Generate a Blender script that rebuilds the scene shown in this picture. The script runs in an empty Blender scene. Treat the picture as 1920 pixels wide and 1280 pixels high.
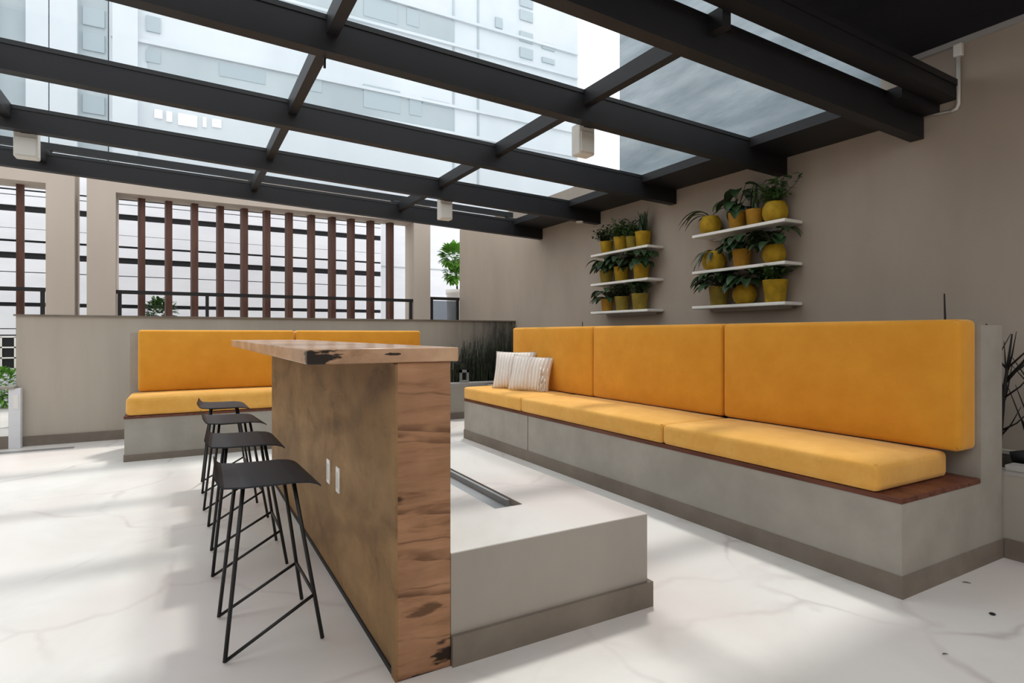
import bpy, bmesh, math, random
from mathutils import Vector, Matrix, Euler
rnd = random.Random(7)
scene = bpy.context.scene
col = scene.collection
R = math.radians

# ------------------------------------------------------------------ materials
def mat(name, color, rough=0.6, metal=0.0, spec=0.4):
    m = bpy.data.materials.new(name); m.use_nodes = True
    b = m.node_tree.nodes['Principled BSDF']
    b.inputs['Base Color'].default_value = (*color, 1)
    b.inputs['Roughness'].default_value = rough
    b.inputs['Metallic'].default_value = metal
    b.inputs['Specular IOR Level'].default_value = spec
    return m
def N(m, t, **kw):
    n = m.node_tree.nodes.new(t)
    for k, v in kw.items():
        if k in n.inputs: n.inputs[k].default_value = v
        else: setattr(n, k, v)
    return n
def L(m, a, b): m.node_tree.links.new(a, b)
def coords(m, scale=(1, 1, 1), rot=(0, 0, 0), loc=(0, 0, 0)):
    tc = N(m, 'ShaderNodeTexCoord'); mp = N(m, 'ShaderNodeMapping')
    mp.inputs['Scale'].default_value = scale; mp.inputs['Rotation'].default_value = rot; mp.inputs['Location'].default_value = loc
    L(m, tc.outputs['Object'], mp.inputs['Vector']); return mp.outputs['Vector']
def noise(m, vec, scale, detail=5, rough=.6, dist=0):
    n = N(m, 'ShaderNodeTexNoise', Scale=scale, Detail=detail, Roughness=rough, Distortion=dist)
    L(m, vec, n.inputs['Vector']); return n.outputs['Fac']
def ramp(m, fac, stops):
    r = N(m, 'ShaderNodeValToRGB'); e = r.color_ramp.elements
    while len(e) < len(stops): e.new(0.5)
    for i, (p, c) in enumerate(stops):
        e[i].position = p; e[i].color = (*c, 1) if len(c) == 3 else c
    L(m, fac, r.inputs['Fac']); return r.outputs['Color']
def mix(m, fac, a, b, blend='MIX'):
    x = N(m, 'ShaderNodeMix', data_type='RGBA', blend_type=blend)
    if isinstance(fac, (int, float)): x.inputs['Factor'].default_value = fac
    else: L(m, fac, x.inputs['Factor'])
    for s, v in (('A', a), ('B', b)):
        i = [q for q in x.inputs if q.name == s and q.type == 'RGBA'][0]
        if isinstance(v, tuple): i.default_value = (*v, 1)
        else: L(m, v, i)
    return [q for q in x.outputs if q.type == 'RGBA'][0]
def setcol(m, c): L(m, c, m.node_tree.nodes['Principled BSDF'].inputs['Base Color'])
def bump(m, h, strength=.2, dist=.01):
    b = N(m, 'ShaderNodeBump', Strength=strength, Distance=dist)
    L(m, h, b.inputs['Height']); L(m, b.outputs['Normal'], m.node_tree.nodes['Principled BSDF'].inputs['Normal'])
def mottled(name, c1, c2, scale=3, rough=.7, stretch=(1, 1, 1), bstr=.1, lo=.35, hi=.68, spec=.3, detail=6):
    m = mat(name, c1, rough, spec=spec); v = coords(m, stretch)
    f = noise(m, v, scale, detail); setcol(m, ramp(m, f, [(lo, c1), (hi, c2)]))
    if bstr: bump(m, noise(m, v, scale * 12, 4), bstr, .004)
    return m

M = {}
M['wall'] = mottled('taupe painted plaster', (.335, .28, .228), (.385, .325, .268), 1.6, .75, (1, 1, .35), .08)
M['halfwall'] = mottled('taupe render', (.42, .372, .315), (.49, .44, .375), 1.2, .8, (2.2, 2.2, .25), .08)
M['facade'] = mottled('beige facade paint', (.43, .37, .32), (.48, .42, .36), 1.0, .8, (1, 1, .3), .03)
M['concrete'] = mottled('burnished grey cement', (.30, .28, .245), (.375, .352, .31), 3.2, .62, (1, 1, 1), .08)
M['base'] = mottled('brown grey cement skirting', (.165, .138, .112), (.23, .197, .162), 3, .7, (1, 1, 1), .08)
M['rawconcrete'] = mottled('raw weathered concrete', (.20, .245, .27), (.50, .55, .58), 2.2, .9, (1, .35, 1.6), .5, .3, .75, .2, 12)
M['steel'] = mottled('charcoal painted steel', (.011, .011, .013), (.016, .0155, .017), 2, .5, (1, 1, 1), .02, spec=.3)
M['blacksteel'] = mat('black powder coated steel', (.012, .012, .013), .45)
M['seatsteel'] = mat('graphite folded steel sheet', (.026, .030, .037), .5, spec=.25)
M['soffit'] = mottled('dark navy fabric', (.006, .006, .010), (.012, .011, .017), 3, .8, (1, 1, 1), .05)
M['white'] = mat('white lacquer', (.80, .78, .74), .45)
M['speaker'] = mat('pale grey plastic', (.62, .61, .57), .5)
M['plate'] = mat('white socket plastic', (.85, .84, .80), .4)
M['zinc'] = mat('grey galvanised steel', (.38, .39, .40), .4, .6)
M['trim'] = mat('light grey metal trim', (.42, .41, .40), .5, .2)
M['soil'] = mottled('dark potting soil', (.012, .010, .008), (.035, .027, .02), 30, .95, (1, 1, 1), .6)
M['black'] = mat('matt black', (.01, .01, .011), .6)
M['panel'] = mottled('white cladding panel', (.66, .67, .71), (.76, .77, .80), .6, .6, (1, 1, 3), 0)
M['gapdark'] = mat('dark joint backing', (.012, .012, .014), .8)
M['tower'] = mottled('pale tower render', (.58, .62, .65), (.70, .73, .755), .12, .8, (1, 1, .5), 0)
M['towershade'] = mottled('grey tower render', (.39, .44, .46), (.50, .55, .57), .15, .8, (1, 1, .5), 0)
M['towerglass'] = mat('grey blue window', (.40, .46, .49), .4)
M['towerglare'] = mat('painted sky reflection', (.95, .95, .97), .7)  # bright reflection on the tower windows, painted as plain white
M['ground'] = mottled('pale paving', (.42, .42, .40), (.5, .49, .47), 1, .85)
M['slat'] = mottled('dark red brown timber', (.075, .034, .024), (.13, .062, .045), 5, .6, (3, 3, .3), .1)
M['seatwood'] = mottled('red brown oiled deck wood', (.09, .028, .016), (.17, .06, .035), 6, .45, (6, .4, 6), .15)
M['potmat'] = None

# floor: pale polished cement with faint veins
m = M['floor'] = mat('pale polished floor', (.7, .7, .68), .38, spec=.35)
v = coords(m, (1, 1, 1))
f1 = noise(m, v, 1.1, 7, .6, .6)
c = ramp(m, f1, [(.3, (.60, .58, .55)), (.55, (.70, .685, .655)), (.75, (.735, .722, .695))])
vo = N(m, 'ShaderNodeTexVoronoi', feature='DISTANCE_TO_EDGE', Scale=.9)
nz = N(m, 'ShaderNodeTexNoise', Scale=2.0, Detail=3); L(m, v, nz.inputs['Vector'])
vm = N(m, 'ShaderNodeVectorMath', operation='MULTIPLY_ADD'); L(m, nz.outputs['Color'], vm.inputs[0]); vm.inputs[1].default_value = (.35, .35, .35); L(m, v, vm.inputs[2])
L(m, vm.outputs['Vector'], vo.inputs['Vector'])
vein = ramp(m, vo.outputs['Distance'], [(0, (1, 1, 1)), (.02, (0, 0, 0))])
vmask = ramp(m, noise(m, v, .9, 3), [(.42, (0, 0, 0)), (.6, (.85, .85, .85))])
c = mix(m, mix(m, 1.0, vein, vmask, 'MULTIPLY'), c, (.47, .42, .41))
pk = ramp(m, noise(m, v, .8, 2), [(.46, (0, 0, 0)), (.62, (.7, .7, .7))])
c = mix(m, pk, c, (.66, .60, .575))
setcol(m, c); bump(m, noise(m, v, 60, 3), .03, .002)

# yellow upholstery
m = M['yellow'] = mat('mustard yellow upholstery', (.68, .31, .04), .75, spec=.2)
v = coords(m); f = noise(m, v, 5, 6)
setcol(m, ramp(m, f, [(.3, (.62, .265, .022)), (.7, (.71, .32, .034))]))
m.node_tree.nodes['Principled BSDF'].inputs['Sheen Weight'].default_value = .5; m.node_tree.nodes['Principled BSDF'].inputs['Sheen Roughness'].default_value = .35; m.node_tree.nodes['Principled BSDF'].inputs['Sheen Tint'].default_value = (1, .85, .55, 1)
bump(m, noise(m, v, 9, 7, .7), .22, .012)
m = M['toplityellow'] = mat('mustard upholstery with painted top light', (.74, .42, .10), .8, spec=.15)  # paler copy of the mustard cloth, light from above put into the colour
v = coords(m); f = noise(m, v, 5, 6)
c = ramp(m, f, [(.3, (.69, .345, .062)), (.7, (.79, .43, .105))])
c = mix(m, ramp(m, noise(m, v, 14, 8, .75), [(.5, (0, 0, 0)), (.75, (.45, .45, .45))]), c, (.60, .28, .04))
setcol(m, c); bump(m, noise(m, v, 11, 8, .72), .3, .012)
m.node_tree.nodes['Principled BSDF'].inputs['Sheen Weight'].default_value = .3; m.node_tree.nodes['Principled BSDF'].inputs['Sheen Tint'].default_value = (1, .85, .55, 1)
m = M['piping'] = mat('mustard yellow welt', (.72, .36, .07), .7)

# pillow fabric
m = M['pillow'] = mat('cream woven cotton', (.74, .68, .61), .9, spec=.1)
v = coords(m, (1, 1, 1)); w = N(m, 'ShaderNodeTexWave', wave_type='BANDS', bands_direction='X', Scale=9, Distortion=3, Detail=4); L(m, v, w.inputs['Vector'])
setcol(m, ramp(m, w.outputs['Fac'], [(0, (.66, .59, .53)), (.5, (.74, .68, .62)), (1, (.79, .74, .69))]))
bump(m, w.outputs['Fac'], .5, .01)

# glass with a film of dust
def glassmat(name, tint, refl, dust, dustcol):
    m = bpy.data.materials.new(name); m.use_nodes = True; nt = m.node_tree; nt.nodes.clear()
    out = N(m, 'ShaderNodeOutputMaterial'); tr = N(m, 'ShaderNodeBsdfTransparent'); tr.inputs['Color'].default_value = (*tint, 1)
    gl = N(m, 'ShaderNodeBsdfGlossy', Roughness=.03); lw = N(m, 'ShaderNodeLayerWeight', Blend=.5)
    pw = N(m, 'ShaderNodeMath', operation='POWER'); L(m, lw.outputs['Facing'], pw.inputs[0]); pw.inputs[1].default_value = 5
    ma = N(m, 'ShaderNodeMath', operation='MULTIPLY_ADD'); L(m, pw.outputs[0], ma.inputs[0]); ma.inputs[1].default_value = refl; ma.inputs[2].default_value = .02
    ms = N(m, 'ShaderNodeMixShader'); L(m, ma.outputs[0], ms.inputs[0]); L(m, tr.outputs[0], ms.inputs[1]); L(m, gl.outputs[0], ms.inputs[2])
    sh = ms
    if dust:
        df = N(m, 'ShaderNodeBsdfTranslucent'); df.inputs['Color'].default_value = (*dustcol, 1)
        f = noise(m, coords(m), 1.5, 3, .5, .4)
        c = ramp(m, f, [(.3, (dust * .5,) * 3), (.75, (dust * 1.5,) * 3)])
        sh = N(m, 'ShaderNodeMixShader'); L(m, c, sh.inputs[0]); L(m, ms.outputs[0], sh.inputs[1]); L(m, df.outputs[0], sh.inputs[2])
    L(m, sh.outputs[0], out.inputs['Surface']); return m
M['glass'] = glassmat('dusty roof glass', (.955, .975, .985), .35, 0, (.9, .95, .97))
M['railglass'] = glassmat('grey tinted glass', (.50, .52, .55), .3, .12, (.5, .52, .55))

# bar timber: flank boards and end grain planks, worn and scorched in places
def stain(m, c, cx, cy, cz, sx, sy, sz, colr, lo=.55, hi=.95, nsc=9):
    v = coords(m, (1 / sx, 1 / sy, 1 / sz), loc=(-cx / sx, -cy / sy, -cz / sz))
    vl = N(m, 'ShaderNodeVectorMath', operation='LENGTH'); L(m, v, vl.inputs[0])
    nn = noise(m, coords(m), nsc, 5, .65)
    ad = N(m, 'ShaderNodeMath', operation='MULTIPLY_ADD'); L(m, nn, ad.inputs[0]); ad.inputs[1].default_value = 1.1; L(m, vl.outputs['Value'], ad.inputs[2])
    f = ramp(m, ad.outputs[0], [(lo, (1, 1, 1)), (hi, (0, 0, 0))])
    return mix(m, f, c, colr)
def wood(name, stretch, dark, mid, light, gscale, rough=.62, bstr=.2):
    m = mat(name, mid, rough, spec=.25); v = coords(m, stretch)
    f = noise(m, v, gscale, 8, .68, .5)
    c = ramp(m, f, [(.28, dark), (.45, mid), (.7, light)])
    g = noise(m, coords(m, (1, 1, 1)), 2.2, 5)
    c = mix(m, .55, c, ramp(m, g, [(.3, (.55, .52, .48)), (.7, (1.25, 1.2, 1.15))]), 'MULTIPLY')
    bump(m, f, bstr, .006); return m, c
m, c = wood('worn plywood flank', (1, .8, 1.6), (.15, .085, .036), (.275, .163, .072), (.35, .22, .102), 3.2)
w = N(m, 'ShaderNodeTexWave', wave_type='BANDS', bands_direction='Z', Scale=.75, Distortion=5, Detail=4); w.inputs['Detail Scale'].default_value = 1.6
L(m, coords(m, (1, .5, 1), rot=(R(24), 0, 0)), w.inputs['Vector'])
c = mix(m, ramp(m, w.outputs['Fac'], [(0, (.32,) * 3), (.1, (0, 0, 0))]), c, (.11, .062, .03))
setcol(m, c); M['barside'] = m
m, c = wood('rough sawn end planks', (1.0, 1, 9), (.22, .115, .062), (.36, .195, .11), (.44, .25, .148), 3.2, .65, .35)
g2 = noise(m, coords(m, (.7, .7, 1), rot=(0, R(-7), 0)), 4.5, 3, .5)
c = mix(m, .5, c, ramp(m, g2, [(.35, (.62, .58, .55)), (.65, (1.2, 1.18, 1.12))]), 'MULTIPLY')
for sc, dd, ry, th, am, off in ((1.15, 1.2, -7, .022, .75, .0), (1.9, 1.8, -4, .012, .6, .37), (.8, 2.2, -10, .02, .7, .8)):
    w = N(m, 'ShaderNodeTexWave', wave_type='BANDS', bands_direction='Z', wave_profile='SAW', Scale=sc, Distortion=dd, Detail=2.5); w.inputs['Detail Scale'].default_value = 1.3; w.inputs['Detail Roughness'].default_value = .6
    L(m, coords(m, (1, 1, 1), rot=(0, R(ry), 0), loc=(0, 0, off)), w.inputs['Vector'])
    brk = ramp(m, noise(m, coords(m, (3, 3, 6), loc=(off, 0, 0)), 2.0, 2), [(.33, (0, 0, 0)), (.5, (am,) * 3)])
    ln = ramp(m, w.outputs['Fac'], [(0, (1, 1, 1)), (th * 1.6, (.8, .8, .8)), (th * 4, (0, 0, 0))])
    c = mix(m, mix(m, 1.0, ln, brk, 'MULTIPLY'), c, (.085, .04, .02))
def scorch(m, c, cx, cy, cz, sx, sy, sz, colr, lo, hi, nst=(3, 3, 12), nsc=3):
    v = coords(m, (1 / sx, 1 / sy, 1 / sz), loc=(-cx / sx, -cy / sy, -cz / sz))
    vl = N(m, 'ShaderNodeVectorMath', operation='LENGTH'); L(m, v, vl.inputs[0])
    ad = N(m, 'ShaderNodeMath', operation='MULTIPLY_ADD'); L(m, noise(m, coords(m, nst, rot=(0, R(8), 0)), nsc, 5, .6), ad.inputs[0]); ad.inputs[1].default_value = 1.3; L(m, vl.outputs['Value'], ad.inputs[2])
    return mix(m, ramp(m, ad.outputs[0], [(lo, (1, 1, 1)), (hi, (0, 0, 0))]), c, colr)
c = scorch(m, c, .20, 0, .04, .20, .5, .17, (.022, .011, .006), .85, 1.25)
c = scorch(m, c, .10, 0, .22, .20, .5, .07, (.13, .065, .034), .8, 1.7)
c = scorch(m, c, .08, 0, .0, .15, .5, .022, (.022, .012, .007), .9, 1.3)
c = scorch(m, c, 0, 0, .60, .06, .5, .04, (.06, .03, .016), .8, 1.3)
setcol(m, c); M['barend'] = m
m, c = wood('worn counter board', (1.2, 1.2, 3), (.24, .13, .075), (.46, .28, .17), (.60, .40, .26), 3.0, .5, .2)
c = scorch(m, c, .03, 0, .02, .19, .12, .07, (.012, .007, .005), .9, 1.15, (4, 4, 14))
c = scorch(m, c, .27, 0, .028, .075, .05, .012, (.018, .010, .006), .9, 1.2, (6, 6, 10))
setcol(m, c); M['counter'] = m
bb = m.node_tree.nodes['Principled BSDF']; bb.inputs['Coat Weight'].default_value = .6; bb.inputs['Coat Roughness'].default_value = .18
def leafmat(name, c1, c2, rough=.45):
    m = mat(name, c1, rough, spec=.4); v = coords(m)
    setcol(m, ramp(m, noise(m, v, 14, 3), [(.35, c1), (.65, c2)])); return m
M['leafdark'] = leafmat('dark green leaf', (.014, .034, .012), (.035, .075, .024))
M['leafmid'] = leafmat('mid green leaf', (.03, .075, .02), (.07, .15, .04))
M['leafgrey'] = leafmat('grey green leaf', (.06, .085, .06), (.14, .18, .13))
M['leafbright'] = leafmat('bright green leaf', (.10, .27, .03), (.2, .42, .07))
M['reed'] = leafmat('dark reed stem', (.010, .017, .009), (.045, .058, .034))
M['twig'] = mat('dark bare twig', (.014, .011, .009), .8)
M['stem'] = mat('brown green stem', (.05, .05, .02), .7)
M['potyellow'] = mottled('yellow woven pot', (.29, .175, .006), (.47, .29, .012), 12, .7, (1, 1, 1), .3)
M['potochre'] = mottled('ochre pot', (.33, .16, .015), (.46, .26, .022), 9, .7, (1, 1, 1), .25)
M['potolive'] = mottled('olive yellow pot', (.20, .145, .02), (.31, .23, .03), 9, .7, (1, 1, 1), .25)
# stained half-wall behind the reeds keeps its own mould streaks
m = M['halfwall']
c0 = m.node_tree.nodes['Principled BSDF'].inputs['Base Color'].links[0].from_socket
v = coords(m, (5, 5, .8)); st = noise(m, v, 3, 6, .7)
sx = N(m, 'ShaderNodeSeparateXYZ'); tc = N(m, 'ShaderNodeTexCoord'); L(m, tc.outputs['Object'], sx.inputs[0])
mr = N(m, 'ShaderNodeMapRange'); L(m, sx.outputs['X'], mr.inputs[0])
mr.inputs[1].default_value = 1.7; mr.inputs[2].default_value = 2.6; mr.inputs[3].default_value = 0; mr.inputs[4].default_value = 1.5
ml = N(m, 'ShaderNodeMath', operation='MULTIPLY', use_clamp=True); L(m, st, ml.inputs[0]); L(m, mr.outputs[0], ml.inputs[1])
setcol(m, mix(m, ml.outputs[0], c0, (.03, .032, .028)))

# ------------------------------------------------------------------ mesh builder
class MB:
    def __init__(s): s.v = []; s.f = []; s.sm = []
    def add(s, vs, fs, smooth=False):
        o = len(s.v); s.v += [tuple(p) for p in vs]
        for f in fs: s.f.append([i + o for i in f]); s.sm.append(smooth)
        return s
    def hexa(s, p):   # 8 points: bottom 4 ccw then top 4
        return s.add(p, [(3, 2, 1, 0), (4, 5, 6, 7), (0, 1, 5, 4), (1, 2, 6, 5), (2, 3, 7, 6), (3, 0, 4, 7)])
    def box(s, x0, x1, y0, y1, z0, z1):
        return s.hexa([(x0, y0, z0), (x1, y0, z0), (x1, y1, z0), (x0, y1, z0), (x0, y0, z1), (x1, y0, z1), (x1, y1, z1), (x0, y1, z1)])
    def rbox(s, x0, x1, y0, y1, z0, z1, r=.01, seg=3):
        bm = bmesh.new(); bmesh.ops.create_cube(bm, size=1)
        for q in bm.verts: q.co = Vector(((x0 + x1) / 2 + q.co.x * (x1 - x0), (y0 + y1) / 2 + q.co.y * (y1 - y0), (z0 + z1) / 2 + q.co.z * (z1 - z0)))
        r = min(r, .49 * min(x1 - x0, y1 - y0, z1 - z0))
        res = bmesh.ops.bevel(bm, geom=bm.edges[:], offset=r, segments=seg, profile=.5, affect='EDGES')
        new = set(res['faces']); bm.verts.index_update(); o = len(s.v); s.v += [tuple(q.co) for q in bm.verts]
        for f in bm.faces: s.f.append([q.index + o for q in f.verts]); s.sm.append(f in new)
        bm.free(); return s
    def tube(s, pts, r, n=8, cap=True):
        pts = [Vector(p) for p in pts]; rr = r if isinstance(r, (list, tuple)) else [r] * len(pts); vs = []; fs = []; up = None
        for i, p in enumerate(pts):
            d = (pts[min(i + 1, len(pts) - 1)] - pts[max(i - 1, 0)]).normalized()
            if up is None: up = Vector((0, 0, 1)) if abs(d.z) < .9 else Vector((1, 0, 0))
            a = d.cross(up).normalized(); b = a.cross(d).normalized(); up = b
            for k in range(n):
                t = 2 * math.pi * k / n; vs.append(p + (a * math.cos(t) + b * math.sin(t)) * rr[i])
        for i in range(len(pts) - 1):
            for k in range(n): fs.append((i * n + k, i * n + (k + 1) % n, (i + 1) * n + (k + 1) % n, (i + 1) * n + k))
        s.add(vs, fs, True)
        if cap:
            o = len(s.v) - len(vs)
            s.f.append([o + k for k in range(n)][::-1]); s.sm.append(False)
            s.f.append([o + (len(pts) - 1) * n + k for k in range(n)]); s.sm.append(False)
        return s
    def lathe(s, prof, cx, cy, z, n=24, sq=1.0):
        vs = []; fs = []
        for (r, h) in prof:
            for k in range(n):
                t = 2 * math.pi * k / n; vs.append((cx + r * math.cos(t), cy + r * math.sin(t), z + h))
        for i in range(len(prof) - 1):
            for k in range(n): fs.append((i * n + k, i * n + (k + 1) % n, (i + 1) * n + (k + 1) % n, (i + 1) * n + k))
        s.add(vs, fs, True)
        o = len(s.v) - len(vs); s.f.append([o + k for k in range(n)][::-1]); s.sm.append(False)
        s.f.append([o + (len(prof) - 1) * n + k for k in range(n)]); s.sm.append(False)
        return s
    def leaf(s, base, d, length, width, droop=.5, seg=5, fold=.25, pointy=1.0):
        base = Vector(base); d = Vector(d).normalized(); vs = []; fs = []; p = base.copy()
        side0 = d.cross(Vector((0, 0, 1)))
        if side0.length < .05: side0 = Vector((rnd.uniform(-1, 1), rnd.uniform(-1, 1), 0))
        side0.normalize(); step = length / seg
        for i in range(seg + 1):
            t = i / seg; w = width * .5 * (math.sin(math.pi * min(1, (t * .93 + .06)) ** (.75 * pointy)) ** .8)
            up = side0.cross(d).normalized()
            vs += [p - side0 * w + up * w * fold, p, p + side0 * w + up * w * fold]
            d = (d + Vector((0, 0, -1)) * droop / seg).normalized(); p = p + d * step
        for i in range(seg):
            a = i * 3; fs += [(a, a + 1, a + 4, a + 3), (a + 1, a + 2, a + 5, a + 4)]
        return s.add(vs, fs, True)
    def build(s, name, material, parent=None, origin=None):
        if origin is None:
            if parent is not None: origin = parent.matrix_basis.translation if parent.parent is None else parent['_o']
            else:
                lo = [min(q[i] for q in s.v) for i in range(3)]; hi = [max(q[i] for q in s.v) for i in range(3)]
                origin = ((lo[0] + hi[0]) / 2, (lo[1] + hi[1]) / 2, lo[2])
        o = Vector(origin); me = bpy.data.meshes.new(name)
        me.from_pydata([tuple(Vector(p) - o) for p in s.v], [], s.f); me.update()
        me.polygons.foreach_set('use_smooth', s.sm)
        me.materials.append(M[material] if isinstance(material, str) else material)
        ob = bpy.data.objects.new(name, me); col.objects.link(ob)
        if parent is None: ob.location = o
        else:
            ob.parent = parent; po = Vector(parent.location) if parent.parent is None else Vector(origin)
            ob.location = (0, 0, 0) if parent.parent is None and (o - po).length < 1e-6 else (o - po if parent.parent is None else (0, 0, 0))
        return ob

def tag(o, label, cat, group=None, kind=None):
    o['label'] = label; o['category'] = cat
    if group: o['group'] = group
    if kind: o['kind'] = kind
    return o
def thing(name, loc, label, cat, group=None):
    o = bpy.data.objects.new(name, None); col.objects.link(o); o.location = loc; o.empty_display_size = .1
    return tag(o, label, cat, group)
def struct(o): o['kind'] = 'structure'; return o
def part(b, name, material, root, label=None, local=False):
    """mesh built in world coordinates, parented to an Empty"""
    o = b.build(name, material, root, origin=(0, 0, 0) if local else tuple(root.location))
    o.location = (0, 0, 0)
    if label: o['label'] = label
    return o
def sub(b, name, material, parent, root, label=None):
    o = b.build(name, material, None, origin=tuple(root.location)); o.location = (0, 0, 0); o.parent = parent
    if label: o['label'] = label
    return o

# ------------------------------------------------------------------ room shell
XW = 4.4
def floor_mesh():
    return MB().box(-4.5, XW, -2.3, 9.2, -.12, 0)
struct(tag(floor_mesh().build('floor', 'floor'), 'pale polished cement terrace floor with faint veins', 'floor'))
b = MB().box(XW, XW + .2, -2.5, 2.34, 0, 3.06).box(XW, XW + .2, 2.34, 5.23, 0, 2.735).box(XW, XW + .2, 5.23, 9.68, 0, 3.05)
struct(tag(b.build('wall_right', 'wall'), 'taupe plaster wall behind the long yellow bench and plant shelves', 'wall'))
b = MB().box(XW, XW + .3, 2.34, 5.23, 2.735, 5.7)
struct(tag(b.build('wall_upper', 'rawconcrete'), 'rough grey concrete wall rising above the glass roof', 'wall'))
b = MB().box(-1.47, XW, 7.65, 7.83, 0, 1.335)
struct(tag(b.build('wall_back', 'halfwall'), 'low taupe half wall behind the shorter bench, streaked dark at its right end', 'wall'))
struct(tag(MB().box(-1.49, XW, 7.63, 7.85, 1.335, 1.352).build('trim_1', 'base'), 'thin dark capping on the low half wall', 'trim'))
struct(tag(MB().box(-1.47, -.47, 7.632, 7.65, 0, .10).build('baseboard_back', 'base'), 'brown skirting along the foot of the low half wall', 'baseboard'))
struct(tag(MB().box(-4.7, -4.5, -2.5, 9.2, 0, 2.7).build('side_light_blocker', 'wall'), 'taupe wall added outside the picture at left to cut side sky light', 'wall'))  # unseen wall, added to hold off sky light from the side
struct(tag(MB().box(-4.5, XW, -2.5, -2.3, 0, 3.06).build('rear_light_blocker', 'wall'), 'taupe wall added behind the camera to cut low sky light', 'wall'))  # unseen wall, added to dim the sky light on upright faces
struct(tag(MB().box(-2.5, XW, .5, 2.3, 3.06, 3.13).build('ceiling', 'soffit'), 'dark navy ceiling over the nearest end of the terrace', 'ceiling'))
struct(tag(MB().box(XW - .03, XW, .5, 2.34, 3.025, 3.06).build('trim_2', 'trim'), 'thin grey metal edge between dark ceiling and right wall', 'trim'))

# ------------------------------------------------------------------ glass roof
def zt(x): return 2.70 + .028 * (XW - x)
def zb(x): return 2.48 + .036 * (XW - x)
XL = -4.5
beamY = [2.06, 3.09, 4.34, 5.58, 6.88]
BW = .085
ordn = ['nearest the camera, ending beside the white conduit', 'second from the camera, with a white speaker hanging from it', 'third from the camera, ending above the left shelf rack',
        'fourth from the camera, with a small downlight near its wall end', 'farthest from the camera, above the slatted opening']
for i, y in enumerate(beamY):
    x0, x1 = XL, XW
    r = thing('roof_beam', (XW, y, zb(XW)), 'charcoal steel roof beam ' + ordn[i], 'beam', 'steel beams of the glass roof')
    b = MB().hexa([(x0, y, zb(x0)), (x1, y, zb(x1)), (x1, y + BW, zb(x1)), (x0, y + BW, zb(x0)), (x0, y, zt(x0)), (x1, y, zt(x1)), (x1, y + BW, zt(x1)), (x0, y + BW, zt(x0))])
    part(b, 'web', 'steel', r)
    e = .006
    b = MB().hexa([(x0, y - e, zt(x0) - .03), (x1, y - e, zt(x1) - .03), (x1, y, zt(x1) - .03), (x0, y, zt(x0) - .03), (x0, y - e, zt(x0) - .004), (x1, y - e, zt(x1) - .004), (x1, y, zt(x1) - .004), (x0, y, zt(x0) - .004)])
    part(b, 'glazing_bead', 'blacksteel', r, 'black bead along the top edge')
# front gutter
def sloped(y0, y1, xa, xb, lo, hi):
    return MB().hexa([(xa, y0, zt(xa) + lo), (xb, y0, zt(xb) + lo), (xb, y1, zt(xb) + lo), (xa, y1, zt(xa) + lo), (xa, y0, zt(xa) + hi), (xb, y0, zt(xb) + hi), (xb, y1, zt(xb) + hi), (xa, y1, zt(xa) + hi)])
g = thing('roof_gutter', (XW, 1.88, 2.7), 'charcoal gutter bar along the front edge of the glass roof under the dark ceiling', 'gutter')
part(sloped(1.86, 1.965, XL, XW, -.02, .085), 'channel', 'steel', g)
part(sloped(1.85, 1.862, XL, XW, .06, .10), 'lip', 'steel', g)
part(sloped(1.90, 2.05, XL, XW, .088, .098), 'flashing', 'blacksteel', g)

bays = [(1.965, beamY[0])] + [(beamY[i] + BW, beamY[i + 1]) for i in range(4)]
bayn = ['between the gutter and the nearest beam', 'between the nearest and second beams', 'between the second and third beams', 'between the third and fourth beams', 'between the fourth and farthest beams']
purl = [(-1.13, 'far left'), (.68, 'middle'), (2.33, 'right')]
for i, (y0, y1) in enumerate(bays):
    for x, nm in purl:
        if i == 0 and x < 1: continue
        b = sloped(y0, y1, x - .03, x + .03, -.10, 0)
        tag(b.build('roof_crossbar', 'steel'), f'charcoal roof crossbar {bayn[i]}, {nm} of that bay', 'crossbar', 'crossbars of the glass roof')
    b = sloped(y0, y1, 3.93, XW, -.075, 0)
    tag(b.build('roof_edge_beam', 'steel'), f'wide charcoal edge member along the right wall {bayn[i]}', 'edge beam', 'edge members along the right wall')
    xs = [-4.5, -1.13, .68, 2.33, 4.0]
    pn = ['outermost left', 'left', 'middle', 'right, beside the wall']
    for k in range(4):
        if i == 0 and k < 2: continue
        b = sloped(y0 - .02, y1 + .02, xs[k] + .006, xs[k + 1] - .006, .001, .011)
        tag(b.build('roof_glass_pane', 'glass'), f'clear roof glass pane {bayn[i]}, {pn[k]} one', 'glass pane', 'glass panes of the roof')
# dark rail just above the farthest beam, with its short posts
rl = thing('clerestory_rail', (0, 7.12, zt(0)), 'dark rail on short posts just above the farthest roof beam', 'rail')
part(sloped(7.10, 7.16, XL, 4.05, .075, .145), 'rail_bar', 'blacksteel', rl)
for x in (-1.13, .68, 2.33, 3.98):
    part(MB().hexa([(x - .03, 6.94, zt(x)), (x + .03, 6.94, zt(x)), (x + .03, 7.16, zt(x) + .06), (x - .03, 7.16, zt(x) + .06), (x - .03, 6.94, zt(x) + .03), (x + .03, 6.94, zt(x) + .03), (x + .03, 7.16, zt(x) + .09), (x - .03, 7.16, zt(x) + .09)]), 'bracket', 'steel', rl)
# downlight on fourth beam
d = MB().lathe([(.035, 0), (.045, .004), (.045, .018)], 4.12, beamY[3] + .043, zb(4.12) - .016)
tag(d.build('downlight', 'speaker'), 'small pale round downlight under the fourth beam near the wall', 'light')

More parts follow.
